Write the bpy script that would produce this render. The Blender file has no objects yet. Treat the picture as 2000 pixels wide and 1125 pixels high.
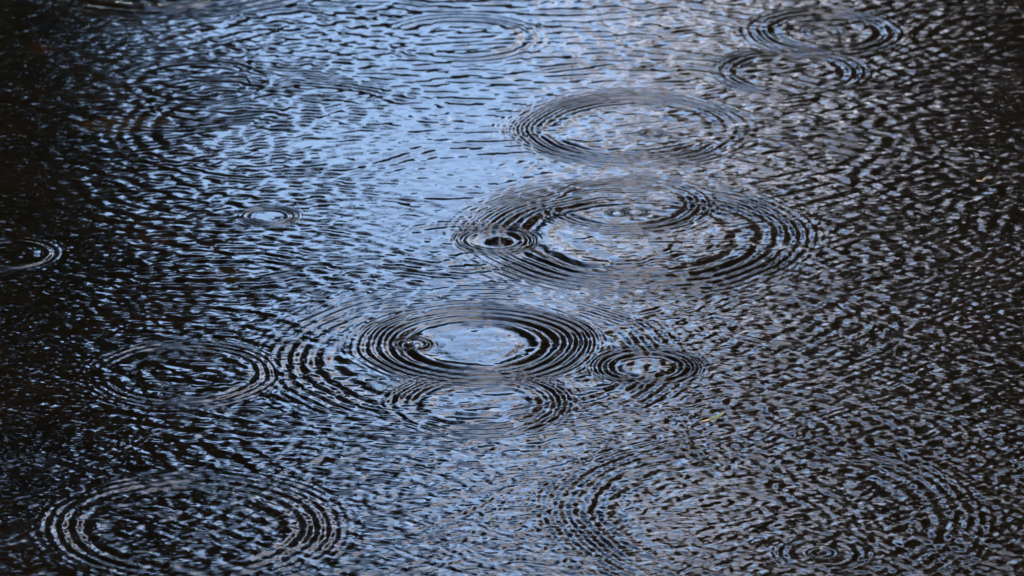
import bpy, math, random
import numpy as np
from mathutils import Vector

SC = bpy.context.scene
COL = SC.collection
rng = np.random.default_rng(11)
random.seed(11)

# ------------------------------------------------------------------ camera, sky, sun, exposure
CAM = Vector((0.0, -5.73, 2.09))
cd = bpy.data.cameras.new('camera')
cam = bpy.data.objects.new('camera', cd)
COL.objects.link(cam)
cam.location = CAM
cam.rotation_euler = (Vector((0, 0, 0)) - CAM).to_track_quat('-Z', 'Y').to_euler()
cd.lens = 200.0
cd.sensor_width = 36.0
cd.clip_start = 0.1
cd.clip_end = 2000.0
cd.dof.use_dof = True
cd.dof.focus_distance = 5.75
cd.dof.aperture_fstop = 15.0
SC.camera = cam

SUN_EL = math.radians(32)
SUN_AZ = math.radians(200)          # clockwise from +Y: behind the camera
w = bpy.data.worlds.new('World')
SC.world = w
w.use_nodes = True
nt = w.node_tree
nt.nodes.clear()
def N(nt, t, **kw):
    n = nt.nodes.new(t)
    for k, v in kw.items():
        setattr(n, k, v)
    return n
out = N(nt, 'ShaderNodeOutputWorld')
sky = N(nt, 'ShaderNodeTexSky')
sky.sky_type = 'NISHITA'
sky.sun_disc = False
sky.sun_elevation = SUN_EL
sky.sun_rotation = SUN_AZ
sky.air_density = 1.0
sky.dust_density = 0.5
sky.ozone_density = 3.4
bg1 = N(nt, 'ShaderNodeBackground'); bg1.inputs[1].default_value = 0.10
bg2 = N(nt, 'ShaderNodeBackground'); bg2.inputs[0].default_value = (0.68, 0.69, 0.80, 1); bg2.inputs[1].default_value = 0.70
mx = N(nt, 'ShaderNodeMixShader')
tc = N(nt, 'ShaderNodeTexCoord')
mp = N(nt, 'ShaderNodeMapping'); mp.inputs['Scale'].default_value = (1.0, 1.0, 2.2)
no = N(nt, 'ShaderNodeTexNoise'); no.inputs['Scale'].default_value = 3.2; no.inputs['Detail'].default_value = 7; no.inputs['Roughness'].default_value = 0.6
sep = N(nt, 'ShaderNodeSeparateXYZ')
ma = N(nt, 'ShaderNodeMath', operation='MULTIPLY_ADD'); ma.inputs[1].default_value = 10.0; ma.inputs[2].default_value = -0.09
ad = N(nt, 'ShaderNodeMath', operation='ADD')
rp = N(nt, 'ShaderNodeMapRange'); rp.inputs[1].default_value = 0.42; rp.inputs[2].default_value = 0.85; rp.inputs[3].default_value = 0.12; rp.inputs[4].default_value = 0.95
L = nt.links.new
L(tc.outputs['Generated'], mp.inputs[0]); L(mp.outputs[0], no.inputs['Vector'])
L(tc.outputs['Generated'], sep.inputs[0]); L(sep.outputs[0], ma.inputs[0])
mz = N(nt, 'ShaderNodeMath', operation='MULTIPLY_ADD'); mz.inputs[1].default_value = 1.1; mz.inputs[2].default_value = -0.41
L(sep.outputs[2], mz.inputs[0]); L(mz.outputs[0], ma.inputs[2])
L(ma.outputs[0], ad.inputs[0]); L(no.outputs[0], ad.inputs[1]); L(ad.outputs[0], rp.inputs[0])
L(sky.outputs[0], bg1.inputs[0]); L(bg1.outputs[0], mx.inputs[1]); L(bg2.outputs[0], mx.inputs[2])
L(rp.outputs[0], mx.inputs[0]); L(mx.outputs[0], out.inputs[0])

sd = bpy.data.lights.new('sun', 'SUN')
sd.energy = 0.8
sd.angle = math.radians(12)
sd.color = (1.0, 0.96, 0.9)
sun = bpy.data.objects.new('sun', sd)
COL.objects.link(sun)
sdir = Vector((math.sin(SUN_AZ) * math.cos(SUN_EL), math.cos(SUN_AZ) * math.cos(SUN_EL), math.sin(SUN_EL)))
sun.rotation_euler = (-sdir).to_track_quat('-Z', 'Y').to_euler()

SC.view_settings.view_transform = 'Standard'
SC.view_settings.look = 'None'
SC.view_settings.gamma = 1.0
SC.view_settings.exposure = 3.35
SC.cycles.max_bounces = 10
SC.cycles.transmission_bounces = 6

# ------------------------------------------------------------------ helpers
def tag(o, label=None, cat=None, group=None, kind=None):
    if label: o['label'] = label
    if cat: o['category'] = cat
    if group: o['group'] = group
    if kind: o['kind'] = kind
    return o

def np_mesh(name, co, quads=None, tris=None, mat=None, normals=None, smooth=True):
    me = bpy.data.meshes.new(name)
    co = np.asarray(co, np.float32)
    me.vertices.add(len(co)); me.vertices.foreach_set('co', co.ravel())
    idx = []; starts = []; s = 0
    if quads is not None and len(quads):
        idx.append(quads.ravel()); starts.append(s + np.arange(len(quads)) * 4); s += quads.size
    if tris is not None and len(tris):
        idx.append(tris.ravel()); starts.append(s + np.arange(len(tris)) * 3); s += tris.size
    idx = np.concatenate(idx).astype(np.int32); starts = np.concatenate(starts).astype(np.int32)
    me.loops.add(len(idx)); me.loops.foreach_set('vertex_index', idx)
    me.polygons.add(len(starts)); me.polygons.foreach_set('loop_start', starts)
    if not smooth:
        a = me.attributes.new('sharp_face', 'BOOLEAN', 'FACE')
        a.data.foreach_set('value', np.ones(len(starts), bool))
    me.update(calc_edges=True)
    if normals is not None:
        a = me.attributes.new('custom_normal', 'FLOAT_VECTOR', 'POINT')
        a.data.foreach_set('vector', np.asarray(normals, np.float32).ravel())
    if mat: me.materials.append(mat)
    return me

def link(name, me, parent=None):
    o = bpy.data.objects.new(name, me)
    COL.objects.link(o)
    if parent: o.parent = parent
    return o

def mat_new(name):
    m = bpy.data.materials.new(name); m.use_nodes = True
    m.node_tree.nodes.clear()
    return m, m.node_tree

def noise_mat(name, c1, c2, scale, rough=0.8, detail=6, bump=0.0, c3=None, coords='Object'):
    m, t = mat_new(name)
    o = N(t, 'ShaderNodeOutputMaterial'); b = N(t, 'ShaderNodeBsdfPrincipled')
    b.inputs['Roughness'].default_value = rough
    tcn = N(t, 'ShaderNodeTexCoord'); n = N(t, 'ShaderNodeTexNoise')
    n.inputs['Scale'].default_value = scale; n.inputs['Detail'].default_value = detail
    r = N(t, 'ShaderNodeValToRGB')
    r.color_ramp.elements[0].position = 0.32; r.color_ramp.elements[0].color = (*c1, 1)
    r.color_ramp.elements[1].position = 0.68; r.color_ramp.elements[1].color = (*c2, 1)
    if c3:
        e = r.color_ramp.elements.new(0.5); e.color = (*c3, 1)
    t.links.new(tcn.outputs[coords], n.inputs['Vector']); t.links.new(n.outputs[0], r.inputs[0])
    t.links.new(r.outputs[0], b.inputs['Base Color']); t.links.new(b.outputs[0], o.inputs[0])
    if bump:
        bp = N(t, 'ShaderNodeBump'); bp.inputs['Strength'].default_value = bump; bp.inputs['Distance'].default_value = 0.02
        t.links.new(n.outputs[0], bp.inputs['Height']); t.links.new(bp.outputs[0], b.inputs['Normal'])
    return m

# ------------------------------------------------------------------ water surface: linear capillary-gravity waves
# every ripple is a raindrop's wave group, propagated with the real dispersion relation of water
DX = 0.0011
NX, NY = 1280, 2048
X0, Y0 = -DX * NX / 2, -1.02
kx = 2 * np.pi * np.fft.rfftfreq(NX, DX)[None, :]
ky = 2 * np.pi * np.fft.fftfreq(NY, DX)[:, None]
K = np.sqrt(kx * kx + ky * ky)
OM = np.sqrt(9.81 * K + 7.28e-5 * K ** 3)
gx = (X0 + DX * np.arange(NX)).astype(np.float32)
gy = (Y0 + DX * np.arange(NY)).astype(np.float32)
GX, GY = np.meshgrid(gx, gy)

def spectrum(a, t, damp=1.0):
    return (K * a) ** 2 * np.exp(-0.5 * (K * a) ** 2) * np.cos(OM * t) * np.exp(-2e-6 * damp * K * K * t)

def grad(H):
    hy, hx = np.gradient(H, DX)
    return hx, hy

def soft_noise(size):
    f = np.fft.irfft2(np.fft.rfft2(rng.normal(size=(NY, NX))) * np.exp(-0.5 * (K * size) ** 2), s=(NY, NX))
    return (f / f.std()).astype(np.float32)
WARP = [soft_noise(0.020) * 0.0012 + soft_noise(0.05) * 0.0022 for _ in range(3)]
GAIN = [soft_noise(0.022) for _ in range(3)]

def ring(x, y, t, a, slope, rmax, soft=0.8):
    """wave group of one drop that fell at (x, y) t seconds ago; slope = steepness of its crests.
    The older chop carries the rings along a little and weakens them unevenly."""
    P = np.fft.irfft2(spectrum(a, t, 1.6), s=(NY, NX))[0, :NX // 2]
    i = int(abs(x * 1e4 + y * 3e4)) % 3
    r = np.hypot(GX - x, GY - y)
    rw = np.abs(r + WARP[i] * np.clip(r / 0.08, 0, 1))
    H = np.interp(rw.ravel(), np.arange(NX // 2) * DX, P).reshape(NY, NX).astype(np.float32)
    H *= np.clip((rmax * (1 + soft) - r) / (rmax * soft), 0, 1) ** 1.5
    hx, hy = grad(H)
    g = np.hypot(hx, hy)[r < rmax]
    H *= slope / np.percentile(g, 97)
    return H * np.clip(1 + 0.38 * GAIN[i] * np.clip(r / 0.05, 0, 1), 0.15, 2)

# the drops one can tell apart: x, y, age, crater size, slope, radius, calm, label
RINGS = [
 (-0.035, -0.171, 0.355, 0.0031, 0.25, 0.113, 0.25, 'sharp ripple with near black outer bands around a smooth pale blue oval at the centre'),
 (-0.031, -0.342, 0.30, 0.0030, 0.13, 0.075, 0.15, 'striped blue oval ripple with a thin dark edge, directly below the sharp black banded ripple'),
 (-0.037, -0.213, 0.74, 0.0038, 0.085, 0.212, 0.2, 'wide faint outer ripple of thin arcs that surrounds the sharp black banded ripple'),
 (0.135, 0.165, 0.62, 0.0038, 0.15, 0.200, 0.1, 'largest clear ripple with five bold blue and black bands curving on its right side'),
 (0.125, 0.271, 0.33, 0.0034, 0.14, 0.076, 0.1, 'ripple with thin dark oval edge and white glints, at top of the largest clear ripple'),
 (-0.018, 0.152, 0.115, 0.0022, 0.27, 0.046, 0.97, 'small young ripple with a black centre at the left edge of the largest clear ripple'),
 (0.138, -0.237, 0.17, 0.0024, 0.21, 0.058, 0.6, 'small oval ripple with pale speckled centre, right of the sharp black banded ripple'),
 (-0.343, -0.255, 0.28, 0.0030, 0.18, 0.106, 0.1, 'ripple with white and black rings and broken blue centre on dark water at left'),
 (-0.269, 0.233, 0.075, 0.0016, 0.22, 0.029, 0.9, 'tiny tight ripple where the dark water meets the blue reflection at left'),
 (0.143, 0.539, 0.43, 0.0036, 0.14, 0.138, 0.0, 'ripple with thick white arcs on its right side, just above the largest clear ripple'),
 (0.385, 0.913, 0.31, 0.0040, 0.20, 0.116, 0.1, 'blurred ripple with light blue arcs on its left, nearest the top right corner'),
 (0.334, 0.756, 0.29, 0.0038, 0.18, 0.088, 0.1, 'blurred ripple with blue crescents on both sides, second nearest the top right corner'),
 (-0.059, 0.888, 0.34, 0.0045, 0.07, 0.098, 0.0, 'faint blurred grey ripple in the brightest blue water at the top'),
 (-0.308, -0.671, 0.45, 0.0038, 0.11, 0.154, 0.0, 'big ripple with blue stripes on its upper right, at the bottom left of the water'),
 (0.294, -0.735, 0.12, 0.0023, 0.18, 0.043, 0.9, 'small soft grey ripple with a bright white centre at the bottom right'),
 (0.240, -0.640, 0.72, 0.0038, 0.088, 0.225, 0.5, 'very large faint ripple with broken arcs that encloses the small soft grey ripple'),
 (-0.547, 0.107, 0.16, 0.0030, 0.19, 0.045, 0.4, 'half seen ripple with two white crescents at the left edge of the water'),
 (-0.262, 0.542, 0.80, 0.0060, 0.03, 0.20, 0.0, None),
 (-0.435, 1.178, 0.85, 0.0070, 0.14, 0.30, 0.0, None),
 (-0.0351, -0.171, 0.355, 0.0072, 0.14, 0.100, 0.0, None),
 (0.1351, 0.165, 0.62, 0.0085, 0.08, 0.190, 0.0, None),
 (-0.0311, -0.342, 0.32, 0.0068, 0.08, 0.08, 0.0, None),
 (0.1382, -0.237, 0.16, 0.0045, 0.15, 0.05, 0.0, None),
 (-0.343, -0.255, 0.25, 0.0060, 0.13, 0.06, 0.0, None),
 (-0.014, 0.150, 0.012, 0.0085, 0.55, 0.030, 0.0, None),
 (0.137, 0.247, 0.035, 0.0016, 0.25, 0.014, 0.3, None),
 (0.118, 0.243, 0.03, 0.0014, 0.22, 0.010, 0.3, None),
 (0.162, 0.523, 0.035, 0.0018, 0.25, 0.016, 0.3, None),
 (0.380, 0.913, 0.06, 0.0020, 0.22, 0.026, 0.4, None),
 (0.294, -0.735, 0.03, 0.0016, 0.30, 0.012, 0.4, None),
 (-0.104, -0.171, 0.05, 0.0016, 0.22, 0.016, 0.5, None),
]

# background: countless older drops, all ages
# a light breeze along the view lengthens the crests across it
LONG = 0.38 + 0.62 * (ky * ky) / np.maximum(K * K, 1e-6)
def old_drops(craters, t0, t1, steps, rate):
    B = np.zeros((NY, NX), np.float32)
    for i, t in enumerate(np.geomspace(t0, t1, steps)):
        imp = np.zeros((NY, NX), np.float32)
        n = int(rate * (2.4 + t))
        imp[rng.integers(0, NY, n), rng.integers(0, NX, n)] = rng.uniform(0.2, 1.0, n) ** 1.5 * rng.choice([-1, 1], n)
        B += np.fft.irfft2(np.fft.rfft2(imp) * LONG * spectrum(craters[i % len(craters)], t, 0.5), s=(NY, NX)).astype(np.float32) * (t ** 0.35)
    bx, by = grad(B)
    return B / math.sqrt(float((bx ** 2 + by ** 2).mean()))
B = old_drops((0.0058, 0.0078, 0.0105, 0.0064), 0.35, 4.0, 24, 4)
BF = old_drops((0.0030, 0.0036, 0.0044), 0.25, 2.0, 15, 24)
# rougher water to the right, calmer in the upper middle
def smooth(e0, e1, v):
    v = np.clip((v - e0) / (e1 - e0), 0, 1); return v * v * (3 - 2 * v)
rough = 0.030 + 0.020 * smooth(0.0, 0.35, GX) + 0.006 * smooth(-0.15, -0.30, GX) - 0.014 * smooth(-0.28, -0.5, GX) + 0.006 * smooth(-0.1, -0.7, GY)
near = smooth(0.25, -0.45, GY)
rough *= 1 - 0.10 * near
finer = 0.008 + 0.004 * near + 0.048 * smooth(-0.10, 0.35, GX) * smooth(0.9, -0.2, GY) + 0.016 * smooth(-0.2, -0.5, GX) * smooth(0.6, -0.2, GY) + 0.020 * smooth(-0.2, -0.6, GY)
# upper middle: sheltered, smoother water
quiet = 1 - 0.55 * np.exp(-((GX + 0.12) / 0.22) ** 2 - ((GY - 0.50) / 0.45) ** 2)
H = (B * rough + BF * finer) * quiet * (1.12 + 0.25 * near + 0.15 * smooth(0.0, 0.35, GX))
for (x, y, t, a, sl, rm, cm, lb) in sorted(RINGS, key=lambda q: -q[2]):      # oldest first: a fresh splash wipes out what was there
    if cm:
        H *= 1 - cm * np.exp(-(((GX - x) ** 2 + (GY - y) ** 2) / (0.75 * rm) ** 2) ** 1.5)
    H += ring(x, y, t, a, sl, rm)
M = 18
fade = (smooth(X0 + 0.012, X0 + 0.05, GX) * smooth(-X0 - 0.012, -X0 - 0.05, GX)
        * smooth(Y0 + 0.02, Y0 + 0.08, GY) * smooth(gy[-1] - 0.02, gy[-1] - 0.08, GY))
H *= fade
hx, hy = grad(H)

# one sheet: the fine grid in the middle, ever wider cells out to the banks
def axis(core, reach):
    d = DX; lo = [core[0]]; hi = [core[-1]]
    s = d
    while hi[-1] < reach:
        s *= 1.35; hi.append(hi[-1] + min(s, 0.6))
    s = d
    while lo[-1] > -reach:
        s *= 1.35; lo.append(lo[-1] - min(s, 0.6))
    return np.concatenate([lo[:0:-1], core, hi[1:]]), len(lo) - 1
ax, px_ = axis(gx, 13.0)
ay, py_ = axis(gy, 22.0)
nx, ny = len(ax), len(ay)
HZ = np.zeros((ny, nx), np.float32); NXm = np.zeros_like(HZ); NYm = np.zeros_like(HZ)
HZ[py_:py_ + NY, px_:px_ + NX] = H
NXm[py_:py_ + NY, px_:px_ + NX] = hx
NYm[py_:py_ + NY, px_:px_ + NX] = hy
AX, AY = np.meshgrid(ax, ay)
CO = np.stack([AX, AY, HZ], -1).reshape(-1, 3)
NR = np.stack([-NXm, -NYm, np.ones_like(HZ)], -1).reshape(-1, 3)
NR /= np.linalg.norm(NR, axis=1, keepdims=True)
ids = np.arange(nx * ny).reshape(ny, nx)
Q = np.stack([ids[:-1, :-1], ids[:-1, 1:], ids[1:, 1:], ids[1:, :-1]], -1).reshape(-1, 4)
fx = (0.5 * (AX[:-1, :-1] + AX[1:, 1:])).ravel()
fy = (0.5 * (AY[:-1, :-1] + AY[1:, 1:])).ravel()
owner = np.full(len(Q), -1, np.int16)
for i in sorted(range(len(RINGS)), key=lambda i: -RINGS[i][5]):
    x, y, t, a, sl, rm, cm, lb = RINGS[i]
    if lb:
        owner[(fx - x) ** 2 + (fy - y) ** 2 < rm * rm] = i

def water_material():
    m, t = mat_new('rain_water')
    o = N(t, 'ShaderNodeOutputMaterial')
    gl = N(t, 'ShaderNodeBsdfGlossy'); gl.inputs['Roughness'].default_value = 0.0
    gl.inputs['Color'].default_value = (1, 1, 1, 1)
    rf = N(t, 'ShaderNodeBsdfRefraction'); rf.inputs['IOR'].default_value = 1.333; rf.inputs['Roughness'].default_value = 0.0
    rf.inputs['Color'].default_value = (0.22, 0.16, 0.10, 1)     # peaty water
    fr = N(t, 'ShaderNodeFresnel'); fr.inputs['IOR'].default_value = 1.333
    mixn = N(t, 'ShaderNodeMixShader')
    # ripples beyond the finely meshed patch
    g = N(t, 'ShaderNodeNewGeometry'); s = N(t, 'ShaderNodeSeparateXYZ')
    n1 = N(t, 'ShaderNodeTexNoise'); n1.inputs['Scale'].default_value = 55; n1.inputs['Detail'].default_value = 2
    t.links.new(g.outputs['Position'], n1.inputs['Vector'])
    t.links.new(g.outputs['Position'], s.inputs[0])
    axn = N(t, 'ShaderNodeMath', operation='ABSOLUTE'); t.links.new(s.outputs[0], axn.inputs[0])
    mxr = N(t, 'ShaderNodeMapRange'); mxr.inputs[1].default_value = -X0 - 0.062; mxr.inputs[2].default_value = -X0 - 0.018
    t.links.new(axn.outputs[0], mxr.inputs[0])
    ys = N(t, 'ShaderNodeMath', operation='SUBTRACT'); ys.inputs[1].default_value = (Y0 + gy[-1]) / 2
    t.links.new(s.outputs[1], ys.inputs[0])
    ya = N(t, 'ShaderNodeMath', operation='ABSOLUTE'); t.links.new(ys.outputs[0], ya.inputs[0])
    hh = (gy[-1] - Y0) / 2
    myr = N(t, 'ShaderNodeMapRange'); myr.inputs[1].default_value = hh - 0.09; myr.inputs[2].default_value = hh - 0.02
    t.links.new(ya.outputs[0], myr.inputs[0])
    mm = N(t, 'ShaderNodeMath', operation='MAXIMUM'); t.links.new(mxr.outputs[0], mm.inputs[0]); t.links.new(myr.outputs[0], mm.inputs[1])
    bp = N(t, 'ShaderNodeBump'); bp.inputs['Distance'].default_value = 0.0020
    t.links.new(mm.outputs[0], bp.inputs['Strength']); t.links.new(n1.outputs[0], bp.inputs['Height'])
    for q in (gl, rf, fr):
        t.links.new(bp.outputs[0], q.inputs['Normal'])
    t.links.new(fr.outputs[0], mixn.inputs[0]); t.links.new(rf.outputs[0], mixn.inputs[1]); t.links.new(gl.outputs[0], mixn.inputs[2])
    t.links.new(mixn.outputs[0], o.inputs[0])
    return m
WATER = water_material()

def sheet(name, mask):
    q = Q[mask]
    u, inv = np.unique(q, return_inverse=True)
    return link(name, np_mesh(name, CO[u], quads=inv.reshape(-1, 4), mat=WATER, normals=NR[u]))
tag(sheet('water', owner < 0), 'dark rain dimpled pond water reflecting blue sky and trees', 'water', kind='structure')
for i, r in enumerate(RINGS):
    if r[7] and (owner == i).any():
        tag(sheet('raindrop_ripple', owner == i), r[7], 'ripple', 'raindrop ripples on the pond')

# ------------------------------------------------------------------ ground: pond bed, banks, meadow, one sheet
def terrain():
    ex = np.concatenate([-np.geomspace(400, 13, 26), np.linspace(-12.5, 12.5, 101), np.geomspace(13, 400, 26)])
    ey = np.concatenate([-np.geomspace(400, 8, 26), np.linspace(-7.8, 21, 115), np.geomspace(21.5, 400, 26)])
    X, Y = np.meshgrid(ex, ey)
    e = np.hypot(X / 5.3, (Y - 6.5) / 11.3)                 # 1 at the shore
    wob = 0.04 * np.sin(X * 0.9 + 1.3 * np.sin(Y * 0.6)) + 0.03 * np.sin(Y * 1.3 + X * 0.5)
    Z = np.interp(e + wob * (e > 0.5), [0, 0.9, 1.0, 1.08, 1.3, 3, 40], [-0.16, -0.14, 0.0, 0.25, 0.55, 1.1, 1.5])
    Z += 0.010 * np.sin(X * 7.1 + 2 * np.sin(Y * 3.3)) * np.sin(Y * 6.3)
    n1, n2 = len(ex), len(ey)
    i = np.arange(n1 * n2).reshape(n2, n1)
    q = np.stack([i[:-1, :-1], i[:-1, 1:], i[1:, 1:], i[1:, :-1]], -1).reshape(-1, 4)
    m, t = mat_new('ground')
    o = N(t, 'ShaderNodeOutputMaterial'); b = N(t, 'ShaderNodeBsdfPrincipled'); b.inputs['Roughness'].default_value = 0.9
    g = N(t, 'ShaderNodeNewGeometry'); s = N(t, 'ShaderNodeSeparateXYZ')
    n = N(t, 'ShaderNodeTexNoise'); n.inputs['Scale'].default_value = 7; n.inputs['Detail'].default_value = 8
    r1 = N(t, 'ShaderNodeValToRGB')
    r1.color_ramp.elements[0].position = 0.35; r1.color_ramp.elements[0].color = (0.010, 0.007, 0.004, 1)
    r1.color_ramp.elements[1].position = 0.7; r1.color_ramp.elements[1].color = (0.060, 0.040, 0.022, 1)
    r2 = N(t, 'ShaderNodeValToRGB')
    r2.color_ramp.elements[0].position = 0.35; r2.color_ramp.elements[0].color = (0.03, 0.045, 0.015, 1)
    r2.color_ramp.elements[1].position = 0.7; r2.color_ramp.elements[1].color = (0.08, 0.10, 0.035, 1)
    mr = N(t, 'ShaderNodeMapRange'); mr.inputs[1].default_value = 0.02; mr.inputs[2].default_value = 0.2
    mc = N(t, 'ShaderNodeMix', data_type='RGBA')
    l = t.links.new
    l(g.outputs['Position'], s.inputs[0]); l(g.outputs['Position'], n.inputs['Vector'])
    l(n.outputs[0], r1.inputs[0]); l(n.outputs[0], r2.inputs[0]); l(s.outputs[2], mr.inputs[0])
    l(mr.outputs[0], mc.inputs[0]); l(r1.outputs[0], mc.inputs[6]); l(r2.outputs[0], mc.inputs[7])
    l(mc.outputs[2], b.inputs['Base Color']); l(b.outputs[0], o.inputs[0])
    me = np_mesh('ground', np.stack([X, Y, Z], -1).reshape(-1, 3), quads=q, mat=m)
    return tag(link('ground', me), kind='structure')
terrain()

# ------------------------------------------------------------------ leaves on and in the water
def leaf_mesh(length, width, curl, mat, stalk=0.3):
    """a broad leaf: lobed outline, midrib fold, slight curl, real thickness"""
    n = 17; top = []; 
    for j in range(n):
        u = j / (n - 1)
        wv = width * 0.5 * (math.sin(math.pi * u ** 0.8) ** 0.8) * (1 + 0.12 * math.sin(u * 22)) + 0.0002
        z = curl * (u - 0.5) ** 2 * 4
        for v in (-1, -0.5, 0, 0.5, 1):
            top.append((length * (u - 0.5), wv * v, z + 0.25 * width * abs(v) ** 1.5 * 0.5))
    th = 0.0005
    co = np.array(top + [(a, b, c - th) for a, b, c in top])
    i = np.arange(n * 5).reshape(n, 5)
    q = np.stack([i[:-1, :-1], i[1:, :-1], i[1:, 1:], i[:-1, 1:]], -1).reshape(-1, 4)
    q2 = q[:, ::-1] + n * 5
    return np_mesh('leaf', co, quads=np.concatenate([q, q2]), mat=mat)

def stalk_mesh(length, sl, mat, curl):
    seg = []
    for j in range(6):
        u = j / 5
        for k in range(6):
            an = k * math.pi / 3; r = 0.0007 * (1.4 - 0.5 * u)
            seg.append((-length * 0.5 - sl * u, r * math.cos(an) + 0.003 * u * u, curl + 0.0005 + r * math.sin(an)))
    i = np.arange(36).reshape(6, 6)
    q = [(i[a, k], i[a, (k + 1) % 6], i[a + 1, (k + 1) % 6], i[a + 1, k]) for a in range(5) for k in range(6)]
    return np_mesh('stalk', np.array(seg), quads=np.array(q), mat=mat)

LM = {
 'yellow': noise_mat('yellow_leaf', (0.07, 0.05, 0.015), (0.12, 0.09, 0.03), 60, 0.6),
 'olive': noise_mat('olive_leaf', (0.10, 0.085, 0.015), (0.20, 0.16, 0.035), 40, 0.7),
 'red': noise_mat('russet_leaf', (0.09, 0.035, 0.02), (0.15, 0.07, 0.04), 40, 0.7),
 'green': noise_mat('green_leaf', (0.035, 0.04, 0.01), (0.07, 0.07, 0.02), 60, 0.4),
 'stalk': noise_mat('leaf_stalk', (0.10, 0.06, 0.03), (0.16, 0.10, 0.05), 80, 0.7),
}
def leaf(x, y, z, length, width, rz, kind, label, curl=0.004, tilt=0.0):
    o = bpy.data.objects.new('leaf', None); COL.objects.link(o)
    o.location = (x, y, z); o.rotation_euler = (tilt, 0, rz)
    tag(o, label, 'leaf')
    link('blade', leaf_mesh(length, width, curl, LM[kind]), o)
    link('stalk', stalk_mesh(length, length * 0.35, LM['stalk'], curl), o)
leaf(0.206, -0.388, 0.0025, 0.024, 0.006, math.radians(50), 'green', 'narrow yellow green leaf floating on the grey water right of centre', 0.001)
leaf(0.5416, 0.359, -0.004, 0.020, 0.015, math.radians(20), 'yellow', 'small pale yellow leaf floating on the black water near the right edge', 0.003, 0.35)
leaf(-0.453, 0.62, -0.075, 0.12, 0.07, math.radians(15), 'olive', 'large olive brown leaf sunk under the dark water at upper left')
leaf(-0.574, 0.93, -0.09, 0.05, 0.035, math.radians(-30), 'red', 'russet leaf sunk under the dark water near the top left corner')
leaf(-0.40, 0.98, -0.075, 0.05, 0.04, math.radians(40), 'olive', 'small brown leaf sunk under dark water at top left, right of the russet leaf')
leaf(-0.40, 0.22, -0.075, 0.06, 0.045, math.radians(70), 'red', 'red brown leaf sunk under the dark water left of the blue reflection')
leaf(-0.30, 0.11, -0.075, 0.07, 0.05, math.radians(10), 'olive', 'brown leaf sunk at the left edge of the blue reflection')

# ------------------------------------------------------------------ rebound drops and bubbles where rain has just hit
def blob(name, x, y, z, rx, rz_, seg, mat, label, cat, cut=False):
    lat = np.linspace(0.0 if not cut else 0.0, math.pi if not cut else math.pi * 0.55, seg)
    lon = np.linspace(0, 2 * math.pi, 24, endpoint=False)
    co = []
    for a in lat:
        for b in lon:
            k = 1 + 0.08 * math.cos(a) * (0 if cut else -1)      # a falling drop is flatter below
            co.append((rx * k * math.sin(a) * math.cos(b), rx * k * math.sin(a) * math.sin(b), rz_ * math.cos(a)))
    i = np.arange(seg * 24).reshape(seg, 24); j = np.roll(i, -1, 1)
    q = np.stack([i[:-1], i[1:], j[1:], j[:-1]], -1).reshape(-1, 4)
    o = link(name, np_mesh(name, np.array(co), quads=q, mat=mat))
    o.location = (x, y, z)
    return tag(o, label, cat)
mg, tg = mat_new('clear_drop')
og = N(tg, 'ShaderNodeOutputMaterial'); gg = N(tg, 'ShaderNodeBsdfGlass'); gg.inputs['IOR'].default_value = 1.333; gg.inputs['Roughness'].default_value = 0
tg.links.new(gg.outputs[0], og.inputs[0])
mb, tb = mat_new('bubble_film')
ob = N(tb, 'ShaderNodeOutputMaterial'); b1 = N(tb, 'ShaderNodeBsdfGlossy'); b1.inputs['Roughness'].default_value = 0
b2 = N(tb, 'ShaderNodeBsdfTransparent'); bf = N(tb, 'ShaderNodeFresnel'); bf.inputs['IOR'].default_value = 1.45; bm = N(tb, 'ShaderNodeMixShader')
tb.links.new(bf.outputs[0], bm.inputs[0]); tb.links.new(b2.outputs[0], bm.inputs[1]); tb.links.new(b1.outputs[0], bm.inputs[2]); tb.links.new(bm.outputs[0], ob.inputs[0])
blob('water_drop', 0.134, 0.249, 0.006, 0.0026, 0.0030, 14, mg, 'clear drop thrown up inside the thin dark oval ripple', 'drop')
blob('water_drop', 0.294, -0.735, 0.005, 0.0016, 0.0020, 14, mg, 'clear drop rising from the middle of the small soft grey ripple', 'drop')
blob('air_bubble', -0.1075, -0.166, 0.0, 0.0045, 0.0042, 12, mb, 'small bubble floating inside the left dark band of the central ripple', 'bubble', True)
blob('air_bubble', -0.0990, -0.176, 0.0, 0.0034, 0.0032, 12, mb, 'smaller lower bubble beside the left dark band of the central ripple', 'bubble', True)

# ------------------------------------------------------------------ trees round the pond (seen mirrored in the water)
BARK = noise_mat('bark', (0.015, 0.012, 0.010), (0.045, 0.036, 0.028), 9, 0.9, bump=0.4)
LEAFM = noise_mat('dark_foliage', (0.012, 0.020, 0.007), (0.030, 0.042, 0.013), 0.8, 0.7, c3=(0.020, 0.030, 0.010))
LEAFA = noise_mat('autumn_foliage', (0.022, 0.022, 0.010), (0.055, 0.040, 0.018), 0.8, 0.7, c3=(0.035, 0.032, 0.012))

def tube(pts, rads, sides=6):
    co = []; q = []
    pts = [Vector(p) for p in pts]
    for j, p in enumerate(pts):
        d = (pts[min(j + 1, len(pts) - 1)] - pts[max(j - 1, 0)]).normalized()
        u = d.orthogonal().normalized(); v = d.cross(u)
        for k in range(sides):
            an = 2 * math.pi * k / sides
            co.append(p + (u * math.cos(an) + v * math.sin(an)) * rads[j])
    for j in range(len(pts) - 1):
        for k in range(sides):
            q.append((j * sides + k, j * sides + (k + 1) % sides, (j + 1) * sides + (k + 1) % sides, (j + 1) * sides + k))
    return co, q

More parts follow.
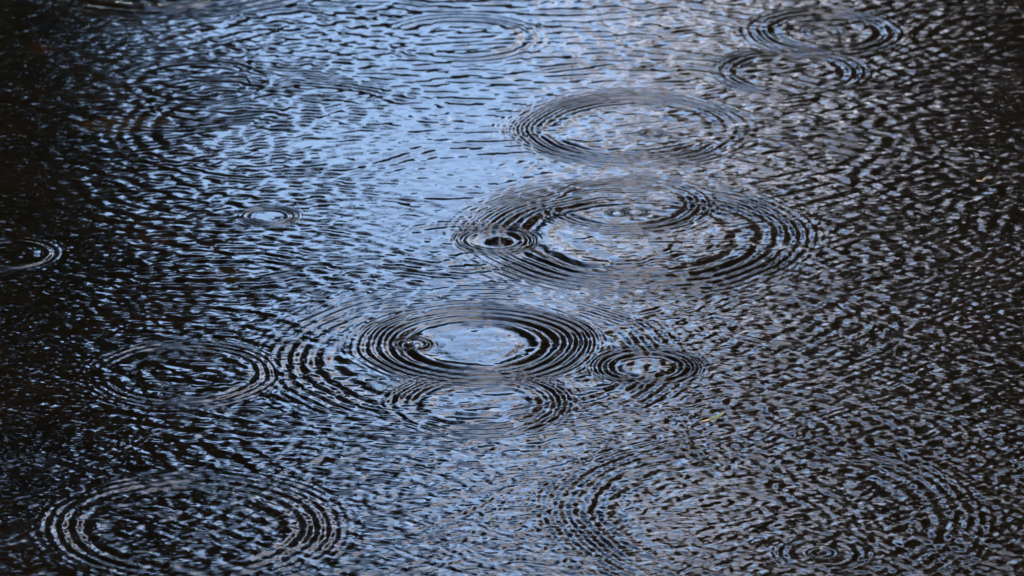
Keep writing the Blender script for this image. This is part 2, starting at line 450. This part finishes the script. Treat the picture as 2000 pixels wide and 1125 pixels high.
def tree_proto(height, spread, first, nleaf, leafsize, mat, seed, levels=3, droop=0.0):
    rr = random.Random(seed); lr = np.random.default_rng(seed)
    tco, tq, bco, bq, tips = [], [], [], [], []
    def add(store, pts, rads, sides):
        c, q = tube(pts, rads, sides); b = len(store[0])
        store[0].extend(c); store[1].extend([tuple(v + b for v in f) for f in q])
    p = Vector((0, 0, -0.4)); pts = [p.copy()]; r0 = height * 0.021
    n = 12
    for j in range(1, n + 1):
        p = p + Vector((rr.gauss(0, 0.022) * height * .5, rr.gauss(0, 0.022) * height * .5, (height * 0.94 + 0.4) / n)); pts.append(p.copy())
    add((tco, tq), pts, [r0 * (1.25 if j == 0 else 1) * (1 - 0.93 * j / n) for j in range(n + 1)], 10)
    def branch(start, d, length, rad, lev):
        q = [start.copy()]; p = start.copy(); m = 5
        for j in range(m):
            d = (d + Vector((rr.gauss(0, .16), rr.gauss(0, .16), rr.gauss(0.05 - droop, .12)))).normalized()
            p = p + d * length / m; q.append(p.copy())
        add((bco, bq), q, [rad * (1 - 0.85 * j / m) + 0.003 for j in range(m + 1)], 5 if lev < 2 else 4)
        if lev >= 1:
            tips.extend(q[2:])
        if lev < levels:
            for j in range(1, m + 1):
                for _ in range(2 if j > 1 else 1):
                    dd = (d + Vector((rr.gauss(0, .75), rr.gauss(0, .75), rr.gauss(0.1, .5)))).normalized()
                    branch(q[j], dd, length * rr.uniform(0.38, 0.6), rad * 0.42, lev + 1)
    nb = 20
    for j in range(nb):
        u = first + (1 - first) * (j / (nb - 1)) ** 0.9
        f = u * n; i = min(int(f), n - 1); st = pts[i].lerp(pts[i + 1], f - i)
        an = j * 2.4 + rr.uniform(-.4, .4); up = rr.uniform(0.15, 0.5) + 0.7 * max(0, u - 0.6)
        prof = math.sin(math.pi * min(1, 0.22 + 0.78 * (u - first) / (1 - first))) ** 0.7
        branch(st, Vector((math.cos(an), math.sin(an), up)).normalized(), spread * (0.25 + 0.75 * prof) * rr.uniform(.75, 1.05), r0 * 0.34 * (1.2 - u), 0)
    tips = np.array([tuple(t) for t in tips])
    me_t = np_mesh('trunk', np.array([tuple(c) for c in tco]), quads=np.array(tq), mat=BARK)
    me_b = np_mesh('branches', np.array([tuple(c) for c in bco]), quads=np.array(bq), mat=BARK)
    c = tips[lr.integers(0, len(tips), nleaf)] + lr.normal(0, 0.13, (nleaf, 3))
    a = lr.normal(size=(nleaf, 3)); a /= np.linalg.norm(a, axis=1, keepdims=True)
    b = np.cross(a, lr.normal(size=(nleaf, 3))); b /= np.linalg.norm(b, axis=1, keepdims=True)
    s = leafsize * lr.uniform(.6, 1.3, (nleaf, 1))
    v = np.stack([c - a * s, c + b * s * .55 + a * s * .1, c + a * s, c - b * s * .55 + a * s * .1], 1).reshape(-1, 3)
    me_c = np_mesh('crown', v, quads=np.arange(nleaf * 4).reshape(-1, 4), mat=mat, smooth=False)
    return me_t, me_b, me_c

def tree(proto, x, y, rz, sc, label, name='tree', group='trees round the pond'):
    o = bpy.data.objects.new(name, None); COL.objects.link(o)
    o.location = (x, y, 0.25); o.rotation_euler = (0, 0, rz); o.scale = sc
    tag(o, label, 'tree', group)
    link('trunk', proto[0], o)
    b = link('branches', proto[1], o); link('crown', proto[2], o)
    return o

P_DENSE = [tree_proto(15, 4.2, 0.10, 150000, 0.075, LEAFM, 3), tree_proto(14, 4.0, 0.08, 150000, 0.075, LEAFM, 8)]
P_THIN = [tree_proto(15, 4.0, 0.16, 18000, 0.09, LEAFA, 21), tree_proto(14, 3.6, 0.14, 60000, 0.09, LEAFA, 34)]
P_BUSH = tree_proto(7.5, 3.2, 0.04, 50000, 0.09, LEAFM, 55, levels=2)
P_OVER = tree_proto(17, 6.5, 0.50, 70000, 0.06, LEAFM, 77)

# left: dense dark trees; right: thin crowned trees, denser further right
tree(P_DENSE[0], -5.5, 19.5, 0.3, (1, 1, 1.55), 'tall dense dark tree whose reflection darkens the left of the pond')
tree(P_DENSE[1], -9.5, 17.0, 1.9, (1, 1, 1.4), 'dense dark tree at the left bank beside the tall one')
tree(P_DENSE[1], -6.6, 24.5, 4.1, (1, 1, 1.7), 'dense dark tree behind the tall one on the left bank')
tree(P_DENSE[0], -12.5, 10.0, 2.6, (1, 1, 1), 'dense dark tree on the left side of the pond')
tree(P_THIN[0], 4.35, 20.0, 0.8, (1, 1, 1.3), 'thin crowned tree at the centre right whose branches cross the sky reflection')
tree(P_THIN[1], 5.4, 18.0, 2.2, (1, 1, 1.5), 'thin leaved tree on the right bank')
tree(P_DENSE[1], 4.95, 22.0, 5.2, (1, 1, 1.6), 'dense dark tree whose reflection darkens the right edge of the pond')
tree(P_DENSE[0], 9.8, 19.0, 3.9, (1, 1, 1.4), 'dense dark tree further right on the right bank')
tree(P_DENSE[0], 12.5, 11.0, 1.1, (1, 1, 1), 'dense dark tree on the right side of the pond')
tree(P_OVER, -5.8, 8.5, 1.1, (1, 1, 1), 'tall tree leaning its high crown over the pond from the left bank')
tree(P_OVER, 5.8, 9.5, 3.1, (1, 1, 1), 'tall tree leaning its high crown over the pond from the right bank')
for i in range(13):
    x = -27 + i * 4.4 + random.uniform(-1, 1)
    tree(P_BUSH, x, 33 + random.uniform(-2, 3), random.uniform(0, 6), (1.1, 1.1, random.uniform(1.0, 1.3)),
         'low dark tree of the hedge line beyond the far bank', 'hedge_tree', 'low trees beyond the far bank')
print('verts', len(CO))
